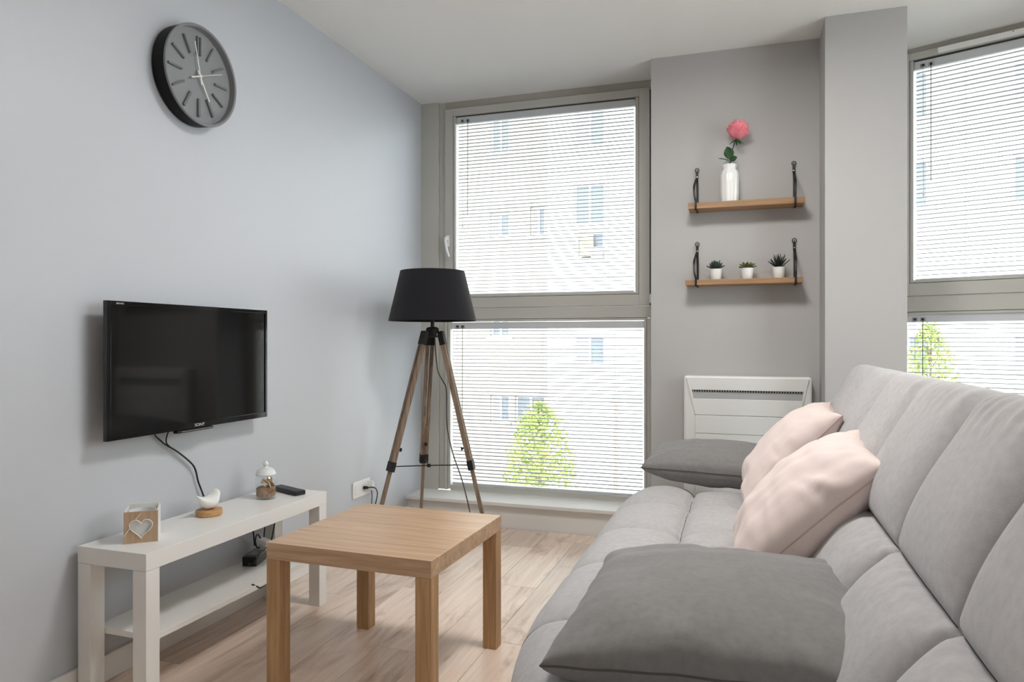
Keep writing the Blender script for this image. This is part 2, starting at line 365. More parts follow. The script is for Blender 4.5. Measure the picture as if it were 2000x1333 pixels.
def blind(label, origin, rz, x0, x1, ztop, zbot, cords, group):
    """origin at the window's origin; local y of the slats' middle = .031"""
    t = thing('venetian_blind', label, 'blind', origin, rz, group)
    Y = .030
    box('head_rail', x0, x1, Y-.013, Y+.013, ztop-.040, ztop, M['rail'], t, .0015)
    box('bottom_rail', x0+.004, x1-.004, Y-.012, Y+.012, zbot, zbot+.014, M['rail'], t, .003)
    for cx in (.028, .062):
        k = box('cord_lock', x0+cx, x0+cx+.024, Y-.016, Y-.011, ztop-.036, ztop-.016, M['steel'], t, .002)
        box('cord_lock_slot', x0+cx+.007, x0+cx+.017, Y-.0165, Y-.0155, ztop-.032, ztop-.020, M['black'], k)
    nx = [x0+.006, x1-.006]; v = []; fs = []; prof = [(-.0125, -.0018), (-.0065, .0006), (0, .0014), (.0065, .0006), (.0125, -.0018)]
    for xx in nx:
        for yy, zq in prof: v.append((xx, yy, zq))
        for yy, zq in reversed(prof): v.append((xx, yy, zq-.0009))
    n = 10; fs = [[i, (i+1) % n, n+(i+1) % n, n+i] for i in range(n)]+[list(range(n)), list(range(n, 2*n))]
    z = ztop-.040-.012; src = None; i = 0
    while z > zbot+.020:
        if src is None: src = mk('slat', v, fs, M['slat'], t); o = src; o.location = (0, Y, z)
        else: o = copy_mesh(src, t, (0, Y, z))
        o.rotation_euler = (math.radians(random.uniform(-1.8, 1.8)+2.5), 0, 0)
        z -= .0215; i += 1
    for c in cords:
        v, fs = [], []
        for yy in (Y-.0138, Y+.0138):
            a, b = tube_vf([(x0+c*(x1-x0), yy, ztop-.038), (x0+c*(x1-x0), yy, zbot+.004)], .0007, 5); q = len(v); v += a; fs += [[j+q for j in f] for f in b]
        mk('ladder_cord', v, fs, M['cord'], t)
    lw = min(.62, (ztop-zbot)*.55)
    tube('tilt_wand', [(x0+.075, Y-.02, ztop-.034), (x0+.075, Y-.022, ztop-lw)], .0022, M['wand'], t, n=6)
    pc = tube('pull_cord', [(x0+.040, Y-.018, ztop-.03), (x0+.041, Y-.020, ztop-lw*.7), (x0+.043, Y-.020, ztop-lw*1.08)], .0011, M['cord'], t, n=5)
    lathe('cord_tassel', [(0.0, 0), (.0045, .002), (.0035, .02), (.0015, .026)], M['white_plastic'], pc, 10, (x0+.043, Y-.020, ztop-lw*1.08-.026))
    return t
L_Z = dict(sash0=1.257, sash1=2.472, gap0=1.322, gap1=2.424, lo0=.155, lo1=1.186, handle=1.665)
window('window_1', (0, 4.0, 0), 0, L_Z, .210, 1.332, 1.436)
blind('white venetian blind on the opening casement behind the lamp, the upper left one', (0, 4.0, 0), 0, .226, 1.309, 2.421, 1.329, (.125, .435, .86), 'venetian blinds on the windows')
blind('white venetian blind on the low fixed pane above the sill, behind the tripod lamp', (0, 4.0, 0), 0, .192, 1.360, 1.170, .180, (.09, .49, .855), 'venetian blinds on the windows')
R_Z = dict(sash0=1.281, sash1=2.490, gap0=1.346, gap1=2.453, lo0=.155, lo1=1.200, handle=1.70)
RO = Vector((2.673, 3.989, 0)); RA = -math.atan2(.3831, .9237); RD = Vector((.9237, -.3831, 0))
RO2 = RO - RD*.203
window('window_2', RO2, RA, R_Z, .210, 1.382, 1.56, left_from=.10)
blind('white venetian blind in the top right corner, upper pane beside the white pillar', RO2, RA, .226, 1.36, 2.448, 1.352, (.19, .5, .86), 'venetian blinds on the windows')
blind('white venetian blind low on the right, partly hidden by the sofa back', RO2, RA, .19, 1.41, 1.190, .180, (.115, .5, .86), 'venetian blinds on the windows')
vent = thing('window_vent', 'white trickle vent strip along the top of the right window', 'vent', RO2, RA)
box('vent_body', .333, 1.05, -.016, -.0002, 2.457, 2.484, M['white_plastic'], vent, .004)
for k in range(3): box('vent_screw', .333+.30+k*.05, .337+.30+k*.05, -.0175, -.0155, 2.475, 2.479, M['black'], vent)
S(box('wall_under_window', .09, 1.56, -.03, .12, -.3, .148, M['sill'])).location = RO2
bpy.data.objects['wall_under_window'].rotation_euler = (0, 0, RA)

# ------------------------------------------------------------------ sofa
def sgn(v): return 1 if v >= 0 else -1
def warp(t, p=1.9): return sgn(t)*(1-(1-abs(t))**p)
def near_dist(y, seams):
    """distance to the nearest seam and half the span of the cell"""
    s = sorted(seams)
    for a, b in zip(s[:-1], s[1:]):
        if a <= y <= b: return min(y-a, b-y), (b-a)/2
    return 0, 1
def puff(d, half, p=3.0):
    t = min(1, d/max(half, 1e-4)); return 1-(1-t)**p
sofa = thing('sofa_bed', 'grey quilted click-clack sofa bed along the right with reclined channelled back', 'sofa', (1.9, 2.1, 0))
SO = Vector((1.9, 2.1, 0))
YS = [.92, 1.20, 1.60, 2.02, 2.40, 2.80, 3.26]
def seat_part():
    NU, NV = 170, 600; v = []; fs = []
    Y0, Y1 = .92, 3.30; Xb = 2.17; xs = 1.695
    def pt(a, b, top):
        y = (Y0+Y1)/2+b*(Y1-Y0)/2
        xf = 1.385 + (max(0, 1.75-y)/.83)**2*.26 + (max(0, y-2.85)/.45)**2.2*.09
        x = xf+(a+1)/2*(Xb-xf)
        e = max(0, (1-abs(a)**4.6))**(1/2.0)*max(0, (1-abs(b)**14))**(1/2.2)
        if top:
            h = .30+.135*e
            d1, h1 = near_dist(y, YS); d2 = abs(x-xs); p1 = puff(d1, .17, 5); p2 = puff(d2, .24, 5)
            h += (.022*(p1-1)+.034*(p2-1)+.014)*min(1, e*1.3)-(.003*math.exp(-(d1/.007)**1.5)+.012*math.exp(-(d2/.009)**1.5))*min(1, e*1.3)
            wr = max(0, min(1, (x-1.60)/.12))*max(0, min(1, (2.95-y)/.2))
            n1 = noise.noise(Vector((x*5, y*34+noise.noise(Vector((x*6, y*4, 0)))*2, 3)))
            h += .0105*wr*n1*e*min(1, d2/.05)*(1 if x > xs else .45)
            h += .004*noise.noise(Vector((x*7, y*7, 1)))*e
            # little gathers next to the long seam
            h += .0035*math.exp(-((x-xs)/.05)**2)*math.sin(y*120+3*noise.noise(Vector((y*9, 0, 5))))*e*(d1 > .01)
            # hollows pressed in by the cushions
            for (qx, qy, ax_, ay_, dp) in ((1.86, 1.56, .26, .26, .040), (1.86, 3.25, .26, .20, .028), (1.93, 2.14, .10, .20, .020), (1.95, 2.86, .10, .20, .020)):
                rr = ((x-qx)/ax_)**2+((y-qy)/ay_)**2; h -= dp*math.exp(-rr**2)
        else: h = .30-.115*e
        return Vector((x, y, h))-SO
    for top in (True, False):
        for i in range(NU+1):
            for j in range(NV+1):
                v.append(pt(warp(-1+2*i/NU), warp(-1+2*j/NV, 1.5), top))
    K = (NU+1)*(NV+1)
    for t in (0, 1):
        for i in range(NU):
            for j in range(NV):
                q = t*K+i*(NV+1)+j; fs.append([q, q+1, q+NV+2, q+NV+1])
    o = mk('seat_cushion', v, fs, M['fabric'], sofa, True)
    bm = bmesh.new(); bm.from_mesh(o.data); bmesh.ops.remove_doubles(bm, verts=bm.verts, dist=1e-5); bmesh.ops.recalc_face_normals(bm, faces=bm.faces); bm.to_mesh(o.data); bm.free()
    for ys in YS[1:-1]:
        b = (ys-(Y0+Y1)/2)/((Y1-Y0)/2); tube('seam', [pt(warp(-1+2*i/160), b, True)+Vector((0, 0, .0042)) for i in range(5, 155)], .0021, M['seam'], sofa, n=5)
    path = []
    for j in range(14, 466):
        y = Y0+(Y1-Y0)*j/480; xf = 1.385 + (max(0, 1.75-y)/.83)**2*.26 + (max(0, y-2.85)/.45)**2.2*.09
        path.append(pt((xs-xf)/(Xb-xf)*2-1, -1+2*j/480, True)+Vector((0, 0, .0020)))
    tube('seam', path, .0016, M['seam'], sofa, n=5)
    return o
seat_part()
BB = Vector((2.035, 0, .385)); BU = Vector((.335, 0, .567)); BL = BU.length; BU.normalize(); BN = Vector((-BU.z, 0, BU.x))
def back_part():
    NU, NV = 140, 520; v = []; fs = []; Y0, Y1 = .80, 3.31; s0, s1 = -.05, BL+.018; sh = .295
    seams = [.80, 1.19, 1.615, 2.07, 2.47, 2.87, 3.34]
    def pt(a, b, top):
        y = (Y0+Y1)/2+b*(Y1-Y0)/2; s = (s0+s1)/2+a*(s1-s0)/2
        e = max(0, (1-abs(a)**14))**(1/2.0)*max(0, (1-abs(b)**34))**(1/2.2)
        # rounded shoulder at the top end
        if top:
            d1, h1 = near_dist(y, seams); p1 = puff(d1, .19, 5.0)
            d2 = abs(s-sh); half = .28 if s > sh else .24; p2 = puff(d2, half, 4.6)
            nrm = -.060+(.060+.046*(p1*p2)-.014*(math.exp(-(d1/.008)**1.5)+math.exp(-(d2/.008)**1.5)))*e
            nrm += .0022*noise.noise(Vector((s*8, y*8, 2)))*e
            nrm += .003*math.exp(-((s-sh)/.035)**2)*math.sin(y*95+4*noise.noise(Vector((y*7, 1, 5))))*e*(s < sh)
            nrm += .004*math.exp(-((s-BL+.02)/.05)**2)*math.sin(y*110+5*noise.noise(Vector((y*6, 2, 5))))*e*min(1, d1/.05)
            if s > BL-.06: nrm -= .010*((s-BL+.06)/.07)**2*0
        else:
            nrm = -.060-.075*e
            nrm += .006*math.exp(-((s-BL)/.05)**2)*math.sin(y*70+6*noise.noise(Vector((y*5, 2, 9))))
        return BB+BU*s+BN*nrm+Vector((0, y, 0))-SO
    for top in (True, False):
        for i in range(NU+1):
            for j in range(NV+1): v.append(pt(warp(-1+2*i/NU, 1.7), warp(-1+2*j/NV, 1.25), top))
    K = (NU+1)*(NV+1)
    for t in (0, 1):
        for i in range(NU):
            for j in range(NV):
                q = t*K+i*(NV+1)+j; fs.append([q, q+1, q+NV+2, q+NV+1])
    o = mk('backrest', v, fs, M['fabric'], sofa, True)
    bm = bmesh.new(); bm.from_mesh(o.data); bmesh.ops.remove_doubles(bm, verts=bm.verts, dist=1e-5); bmesh.ops.recalc_face_normals(bm, faces=bm.faces); bm.to_mesh(o.data); bm.free()
    def bs(y): return (y-(Y0+Y1)/2)/((Y1-Y0)/2)
    def as_(q): return (q-(s0+s1)/2)/((s1-s0)/2)
    for ys in seams[1:-1]: tube('seam', [pt(warp(-1+2*i/70, 1.7), bs(ys), True)+BN*.0012 for i in range(4, 68)], .0017, M['seam'], sofa, n=5)
    tube('seam', [pt(as_(sh), bs(Y0+(Y1-Y0)*j/160), True)+BN*.0012 for j in range(2, 159)], .0017, M['seam'], sofa, n=5)
back_part()
box('base_frame', 1.56-1.9, 2.30-1.9, 1.12-2.1, 3.10-2.1, .10, .20, M['black_matte'], sofa, .01)
for lx in (1.62, 2.24):
    for ly in (1.22, 3.0): lathe('leg', [(.0, 0), (.024, 0), (.026, .004), (.026, .11), (0, .11)], M['dark_metal'], sofa, 16, (lx-1.9, ly-2.1, 0))

# ------------------------------------------------------------------ cushions
def pillow(name, label, cat, center, u, v_, w_, h_, th, m, ms, seed, group, wrinkle=.006, pinch=.06, exp=.42, ears=.0, sag=0):
    """u, v_: in-plane axes; soft pillow with a seam welt all round"""
    u = Vector(u).normalized(); v_ = Vector(v_).normalized(); n = u.cross(v_).normalized()
    t = thing(name, label, cat, center, 0, group)
    NN = 64; vs = []; fs = []
    def pt(a, b, s):
        fx = 1-pinch*(1-b*b); fy = 1-pinch*(1-a*a)
        cr = (abs(a)*abs(b))**6; x = a*w_/2*(fx+ears*cr); y = b*h_/2*(fy+ears*cr)
        e = max(0, (1-a**2.0*1.0))**exp*max(0, (1-b**2))**exp if True else 0
        q = Vector((a*3.1+seed, b*3.1, s*.7))
        wv = noise.noise(q)*.6+noise.noise(Vector((a*1.6+seed*2, b*4.5, s)))*.5+noise.noise(Vector((a*5, b*1.3+seed, s)))*.6
        corner = noise.noise(Vector((math.atan2(b, a)*6+seed, s*3, 0)))*max(0, max(abs(a), abs(b))-.45)*1.6
        z = s*(th/2)*e+wrinkle*(wv+corner)*min(1, e*2)
        z += sag*(x/w_*2)**2
        y += .006*noise.noise(Vector((a*4+seed, 7, 1)))*(abs(b) > .9); x += .006*noise.noise(Vector((b*4+seed, 3, 2)))*(abs(a) > .9)
        return u*x+v_*y+n*z
    for s in (1, -1):
        for i in range(NN+1):
            for j in range(NN+1): vs.append(pt(warp(-1+2*i/NN, 1.5), warp(-1+2*j/NN, 1.5), s))
    K = (NN+1)**2
    for q0 in (0, K):
        for i in range(NN):
            for j in range(NN):
                q = q0+i*(NN+1)+j; fs.append([q, q+1, q+NN+2, q+NN+1])
    o = mk('cushion_cover', vs, fs, m, t, True)
    bm = bmesh.new(); bm.from_mesh(o.data); bmesh.ops.remove_doubles(bm, verts=bm.verts, dist=1e-5); bmesh.ops.recalc_face_normals(bm, faces=bm.faces); bm.to_mesh(o.data); bm.free()
    ring = [(warp(-1+2*i/40, 1.3), -1) for i in range(40)]+[(1, warp(-1+2*i/40, 1.3)) for i in range(40)]+[(warp(1-2*i/40, 1.3), 1) for i in range(40)]+[(-1, warp(1-2*i/40, 1.3)) for i in range(40)]
    path = [pt(a, b, 1) for a, b in ring]; path.append(path[0])
    tube('seam_welt', path, .0024, ms, t, n=6)
    return t
GB = 'grey bolster cushions at the sofa ends'; GP = 'blush throw cushions on the sofa'
pillow('arm_cushion', 'large plain grey bolster cushion lying nearest the camera on the sofa seat', 'cushion', (1.850, 1.565, .480), (1, .10, -.005), (.02, 1, .04), .60, .60, .195, M['fabric_shaded'], M['seam'], 1.3, GB, .008, .055, .33)
pillow('arm_cushion', 'small-looking grey bolster cushion at the far window end of the sofa', 'cushion', (1.80, 3.26, .520), (1, -.10, -.02), (.05, 1, .05), .63, .46, .185, M['fabric_shaded'], M['seam'], 4.7, GB, .006, .055, .35)
pillow('throw_cushion', 'blush pink cushion leaning on the sofa back, nearer one behind the front bolster', 'cushion', (2.055, 2.13, .605), (0.0, 1, .06), (.33, 0, .315), .46, .47, .23, M['pink'], M['pink_seam'], 2.2, GP, .012, .05, .40, .05)
pillow('throw_cushion', 'blush pink cushion leaning on the sofa back, farther one towards the radiator', 'cushion', (2.06, 2.86, .635), (0.03, 1, .02), (.33, 0, .36), .44, .45, .22, M['pink'], M['pink_seam'], 8.9, GP, .012, .05, .40, .05)

# ------------------------------------------------------------------ coffee table and bench
tb = thing('coffee_table', 'square oak-effect coffee table with four block legs in front of the sofa', 'table', (.5275, 1.8047, 0), -.0273)
box('tabletop', 0, .55, 0, .55, .40, .45, M['oak_x'], tb, .0015)
for lx in (0, .50):
    for ly in (0, .50): box('leg', lx+.0005, lx+.0495, ly+.0005, ly+.0495, 0, .3995, M['oak_z'], tb, .0012)
bn = thing('tv_bench', 'long low white bench with lower shelf under the television', 'bench', (.022, 1.5979, 0), -.012)
box('benchtop', 0, .26, 0, .90, .40, .45, M['white'], bn, .0015)
for lx in (0, .21):
    for ly in (0, .85): box('leg', lx+.0005, lx+.0495, ly+.0005, ly+.0495, 0, .3995, M['white'], bn, .0012)
box('lower_shelf', .006, .235, .0505, .8495, .178, .196, M['white'], bn, .001)

# candle box with heart
ch = thing('candle_holder', 'small white box candle holder with wooden front and heart cut-out on the bench', 'candle holder', (.14, 1.722, .45), .70)
# local x along the wooden face, -y towards the room
def heart(s, cx, cz, n=36):
    p = []
    for i in range(n):
        a = 2*PI*i/n; p.append((cx+s*16*math.sin(a)**3/17, cz+s*(13*math.cos(a)-5*math.cos(2*a)-2*math.cos(3*a)-math.cos(4*a))/17))
    return p
def plate_with_heart(name, w_, z1, y0, y1, s, cx, cz, m, parent):
    h = heart(s, cx, cz); n = len(h); out = []
    for px, pz in h:                                         # project each heart point to the square's border
        dx, dz = px-cx, pz-cz; k = []
        if abs(dx) > 1e-6: k.append(((w_/2 if dx > 0 else -w_/2)-cx)/dx)
        if abs(dz) > 1e-6: k.append(((z1 if dz > 0 else 0)-cz)/dz)
        k = min(q for q in k if q > 0); out.append([cx+dx*k, cz+dz*k])
    for c in ((-w_/2, 0), (w_/2, 0), (-w_/2, z1), (w_/2, z1)):
        i = min(range(n), key=lambda j: (out[j][0]-c[0])**2+(out[j][1]-c[1])**2); out[i] = list(c)
    v = []
    for y in (y0, y1): v += [(a, y, b) for a, b in h]+[(a, y, b) for a, b in out]
    fs = []
    for i in range(n):
        j = (i+1) % n
        fs += [[i, j, n+j, n+i], [2*n+i, 3*n+i, 3*n+j, 2*n+j], [i, 2*n+i, 2*n+j, j], [n+i, n+j, 3*n+j, 3*n+i]]
    return mk(name, v, fs, m, parent)
W2 = .092
plate_with_heart('wooden_front', W2, .094, -.052, -.046, .032, .0, .046, M['box_wood'], ch)
box('side_panel', -W2/2, -W2/2+.005, -.046, .046, 0, .094, M['white'], ch, .0006); box('side_panel', W2/2-.005, W2/2, -.046, .046, 0, .094, M['white'], ch, .0006)
box('back_panel', -W2/2+.005, W2/2-.005, .041, .046, 0, .100, M['white'], ch, .0006); box('bottom_panel', -W2/2+.005, W2/2-.005, -.046, .041, 0, .005, M['white'], ch)
lathe('glass_cup', [(0, .0055), (.036, .0055), (.038, .010), (.038, .088), (.036, .088), (.035, .012), (0, .012)], M['frost'], ch, 28)
box('heart_bright_pane', -.043, .043, -.0458, -.0435, .006, .090, M['frost'], ch)  # added pale pane, keeps the heart opening bright over the shaded cup
h_ = heart(.033, 0, .046); tube('heart_rim', [(a, -.053, b) for a, b in h_]+[(h_[0][0], -.053, h_[0][1])], .0016, M['white'], ch, n=6)
tube('string', [(-.0455, -.0535, .024), (-.026, -.0535, .052)], .0014, M['white'], ch, n=6)
tube('string', [(-.014, -.0535, .072), (.001, -.0535, .090)], .0014, M['white'], ch, n=6)

# ceramic bird
bd = thing('bird_figurine', 'glossy white ceramic bird on a round wood slice on the bench', 'figurine', (.125, 2.025, .45), 0)
lathe('wood_base', [(0, 0), (.041, 0), (.044, .004), (.044, .018), (.041, .021), (0, .021)], M['bark_wood'], bd, 32, ribs=5, ramp=.03)
def bird():
    vs = []; fs = []; n = 20
    # rings along local y (tail -y, head +y): y, z centre, half-width x, half-height z
    R = [(-.060, .076, .0015, .003), (-.055, .073, .005, .005), (-.046, .064, .008, .009), (-.036, .054, .014, .016), (-.022, .047, .024, .022), (-.002, .045, .029, .024), (.014, .048, .028, .027), (.024, .056, .024, .030), (.031, .063, .019, .025), (.037, .067, .016, .018), (.043, .069, .011, .012), (.047, .069, .006, .007), (.052, .068, .0028, .003), (.056, .067, .0008, .0008)]
    for y, zc, rx, rz in R:
        for k in range(n): a = 2*PI*k/n; vs.append((rx*math.cos(a), y, zc+rz*math.sin(a)))
    for i in range(len(R)-1):
        for k in range(n): fs.append([i*n+k, i*n+(k+1) % n, (i+1)*n+(k+1) % n, (i+1)*n+k])
    fs += [list(range(n)), list(range((len(R)-1)*n, len(R)*n))]
    o = mk('bird_body', vs, fs, M['white_gloss'], bd, True); md = o.modifiers.new('s', 'SUBSURF'); md.levels = 1; md.render_levels = 2
    return o
bird()
# glass jar with lid, shells inside
jx, jy = .142, 2.31
jar = thing('glass_jar', 'small clear glass jar with rounded knobbed lid of dried shells on the bench', 'jar', (jx, jy, .45))
lathe('jar_body', [(.0, .0), (.044, 0), (.047, .003), (.0475, .088), (.043, .094), (.043, .096), (.0405, .096), (.0405, .092), (.0445, .087), (.0445, .010), (.0, .009)], M['jar_glass'], jar, 48, ribs=24, ramp=.012)
lathe('jar_lid', [(0, .0965), (.040, .0965), (.045, .098), (.046, .102), (.044, .104), (.043, .108), (.036, .119), (.024, .126), (.011, .128), (.008, .133), (.012, .139), (.0115, .146), (.007, .150), (.005, .155), (0, .157)], M['frost'], jar, 40)
jar.scale = (.83, .83, .93)
pp = lathe('potpourri', [(0, 0), (.0345, 0), (.0352, .004), (.0352, .030), (.030, .034), (.016, .036), (0, .037)], M['potp'], None, 28, (jx, jy, .4605))
tag(pp, 'brown dried potpourri filling the bottom of the glass jar', 'potpourri'); pp['kind'] = 'stuff'
def shell_mesh(r):
    vs = [(0, 0, .25*r)]; fs = []; n = 18
    for k in range(1, 5):
        for i in range(n):
            a = 2*PI*i/n; q = r*k/4*(1+.06*math.cos(9*a)*(k > 2)); vs.append((q*math.cos(a), q*math.sin(a)*.8, .25*r*(1-(k/4)**2)))
    for i in range(n): fs.append([0, 1+i, 1+(i+1) % n])
    for k in range(3):
        for i in range(n): fs.append([1+k*n+i, 1+k*n+(i+1) % n, 1+(k+1)*n+(i+1) % n, 1+(k+1)*n+i])
    return vs, fs
for (dx, dy, dz, r, rx, ry, lb) in ((.022, -.008, .062, .017, 1.1, .9, 'pale round scallop shell at the front of the glass jar, largest'), (.020, .018, .058, .013, 1.3, .3, 'pale shell on edge at the right inside the glass jar'), (-.004, .006, .072, .016, .3, .2, 'brownish shell on top of the heap in the jar'), (.004, -.022, .066, .012, .5, -.5, 'small white shell at the left side inside the jar'), (.010, -.016, .076, .013, .9, -.3, 'pale shell leaning high at the front left inside the jar'), (.012, .012, .080, .012, 1.2, .6, 'topmost small shell in the jar, right of the middle')):
    o = mk('seashell', *shell_mesh(r*1.2), M['shell'], None, True); md = o.modifiers.new('t', 'SOLIDIFY'); md.thickness = .0015
    o.location = (jx+dx*.85, jy+dy*.85, .4605+dz-.018); o.rotation_euler = (rx, ry, random.random()*3); tag(o, lb, 'shell', 'seashells in the jar')
# remote
rm = thing('remote_control', 'black remote control lying beside the glass jar on the bench', 'remote', (.162, 2.425, .45), -.38)
box('remote_body', -.085, .085, -.024, .024, 0, .019, M['black'], rm, .005)
bb = None
for i in range(7):
    for j in range(3):
        o = box('button', -.003, .003, -.003, .003, .0192, .0205, M['label'] if (i+j) % 4 == 0 else M['black_matte'], rm, .0008) if bb is None else copy_mesh(bb, rm, (0, 0, 0))
        bb = bb or o; o.location = (-.066+i*.021, (j-1)*.013, 0)

# adapter and cables under the bench
ad = thing('power_adapter', 'black power brick on the lower shelf of the white bench', 'adapter', (.082, 2.335, .196), -1.30)
box('brick', -.075, .075, -.028, .028, 0, .036, M['black'], ad, .004); box('rating_label', -.055, .05, -.020, .020, .0361, .0365, M['label'], ad)
tube('cable', [(.075, 0, .018), (.10, .01, .016), (.112, .032, .030), (.098, .046, .045), (.06, .040, .05), (.02, .032, .045), (-.06, .030, .055), (-.075, .038, .11), (-.080, .043, .155), (-.105, .03, .135), (-.14, .0, .105), (-.165, -.01, .10)], .0027, M['rubber'], ad, n=7, sub=8)
tube('cable', [(-.075, .0, .018), (-.085, -.004, .03), (-.082, -.005, .075), (-.105, -.008, .118), (-.135, -.012, .118), (-.16, -.012, .09), (-.17, -.01, .05)], .0027, M['rubber'], ad, n=7, sub=8)
tube('cable', [(-.165, -.004, .155), (-.178, -.010, .135), (-.172, -.012, .10), (-.165, -.016, .07)], .003, M['rubber'], ad, n=7, sub=8)
ps = thing('power_strip', 'white socket strip leaning upright behind the power brick under the bench', 'power strip', (.070, 2.375, .1965), 0)
mxp = Matrix.Rotation(math.radians(14), 4, 'Y')
box('strip_body', -.022, .022, -.018, .018, .008, .075, M['white_plastic'], ps, .005, mxp)
for k in range(1):
    mm_ = mxp @ Matrix.Translation((.0, -.0185, .046+k*.05)) @ Matrix.Rotation(PI/2, 4, 'X')
    so_ = lathe('socket', [(0, -.002), (.015, -.002), (.016, .001), (.018, .001), (.018, -.003)], M['white_plastic'], ps, 20); so_.data.transform(mm_)
tube('plug_cable', [(.008, -.02, .046), (.012, -.04, .05), (.012, -.05, .08), (.006, -.03, .10), (.0, .0, .07), (.0, .03, .02)], .003, M['rubber'], ps, n=7, sub=6)
lc = tube('loose_cable', [(.2505, 2.09, .2005), (.262, 2.10, .192), (.263, 2.12, .180), (.262, 2.15, .181), (.262, 2.20, .186), (.258, 2.27, .195), (.240, 2.31, .2005), (.16, 2.36, .1998)], .0027, M['rubber'], None, n=7, sub=8)
tag(lc, 'thin black cable end hanging just below the bench shelf', 'cable')

# ------------------------------------------------------------------ television
tv = thing('television', 'black flat screen television mounted on the pale blue wall', 'television', (.0, 2.034, .966), 0)
W, Hh = .758/2, .428/2
box('tv_back', .030, .057, -W+.05, W-.05, -Hh+.04, Hh-.04, M['black'], tv, .006)
box('wall_mount', 0, .03, -.12, .12, -.10, .10, M['dark_metal'], tv, .003)
bm = bmesh.new()
for a in ((-W, -W+.016, -Hh, Hh), (W-.012, W, -Hh, Hh), (-W+.016, W-.012, Hh-.013, Hh), (-W+.016, W-.012, -Hh, -Hh+.020)): add_box(bm, .056, .071, a[0], a[1], a[2], a[3], .0012)
from_bm('bezel', bm, M['black_gloss'], tv)
box('screen', .058, .067, -W+.0155, W-.0115, -Hh+.0195, Hh-.0125, M['screen'], tv)
lt = box('light_bar', .058, .076, -.105, .068, -Hh-.010, -Hh-.0005, M['black_gloss'], tv, .002)
box('light_bar_chrome', .0761, .0768, -.085, .066, -Hh-.0062, -Hh-.0035, M['steel'], lt)
RT = Matrix(((0, 0, 1, 0), (1, 0, 0, 0), (0, 1, 0, 0), (0, 0, 0, 1)))    # text x -> world y, text y -> world z, faces +x
text('logo', 'SONY', .0145, M['logo'], tv, Matrix.Translation((.0714, .005, -Hh+.0055)) @ RT @ Matrix.Diagonal((1.25, 1, 1, 1)))
text('corner_print', 'BRAVIA', .007, M['logo'], tv, Matrix.Translation((.0714, -W+.048, Hh-.010)) @ RT @ Matrix.Diagonal((1.2, 1, 1, 1)))
tvc = thing('television_cable', 'black television cables running down the wall behind the bench', 'cable', (.0, 1.95, .70))
def tp(y, z, x=.014): return (x, y-1.95, z-.70)
tube('cable', [tp(1.88, .762, .03), tp(1.895, .742), tp(1.925, .715), tp(1.945, .700), tp(1.991, .673), tp(2.039, .638), tp(2.070, .610), tp(2.084, .585), tp(2.094, .55), tp(2.109, .517), tp(2.128, .480), tp(2.16, .445), tp(2.24, .42), tp(2.33, .40), tp(2.38, .35), tp(2.40, .28), tp(2.40, .23, .02)], .0032, M['rubber'], tvc, n=7, sub=8)
tube('cable', [tp(1.948, .762, .03), tp(1.950, .735), tp(1.945, .712), tp(1.956, .695, .016), tp(1.997, .667, .016), tp(2.042, .633, .017), tp(2.066, .612, .018)], .0024, M['rubber'], tvc, n=7, sub=8)

# ------------------------------------------------------------------ clock
ck = thing('wall_clock', 'round wall clock with deep black case and grey dial', 'clock', (0, 2.066, 2.003))
lathe('case', [(.03, .0), (.169, .0), (.173, .004), (.1755, .055), (.174, .058), (.170, .058), (.168, .056), (.168, .035), (.03, .035)], M['clock_black'], ck, 96, axis='x')
lathe('rim', [(.1762, .0555), (.1762, .060), (.1750, .0620), (.1690, .0620), (.1665, .0600), (.1660, .0385), (.1685, .0385), (.172, .056)], M['clock_rim'], ck, 96, axis='x', closed=True)
lathe('dial', [(0, .036), (.1675, .036), (.1675, .038), (0, .038)], M['clock_face'], ck, 96, axis='x')
def bar(name, ang, r0, r1, w_, x0, x1, m, par, off=0):
    mx = Matrix.Rotation(-ang, 4, 'X')
    return box(name, x0, x1, -w_/2+off, w_/2+off, r0, r1, m, par, .0008, mx)
for k in range(12):
    a = k*PI/6
    if k == 0:
        bar('hour_mark', a, .076, .142, .0065, .038, .047, M['clock_mark'], ck, -.0062); bar('hour_mark', a, .076, .142, .0065, .038, .047, M['clock_mark'], ck, .0075)
    else: bar('hour_mark', a, .080, .144 if k not in (2, 3, 4, 8, 9, 10) else .142, .0075 if k not in (5, 6, 7) else .010, .038, .047, M['clock_mark'], ck)
bar('minute_hand', math.radians(-13), -.03, .118, .0045, .0500, .0512, M['white'], ck)
bar('hour_hand', math.radians(149), -.02, .090, .006, .0486, .0498, M['white'], ck)
bar('second_hand', math.radians(68), -.0, .118, .0022, .0514, .0522, M['white'], ck)
text('dial_print', 'SILENT', .011, M['clock_mark'], ck, Matrix.Translation((.0383, -.016, -.066)) @ RT) if False else None
bar('second_hand_tail', math.radians(68), -.048, .0, .0055, .0514, .0522, M['white'], ck)
lathe('hub', [(0, .038), (.006, .038), (.006, .0535), (0, .0535)], M['white'], ck, 16, axis='x')
lathe('clock_glass', [(0, .0565), (.1675, .0565), (.1675, .058), (0, .058)], glass_pane('clock_glass', (.98, .98, .98, 1), .03), ck, 64, axis='x')

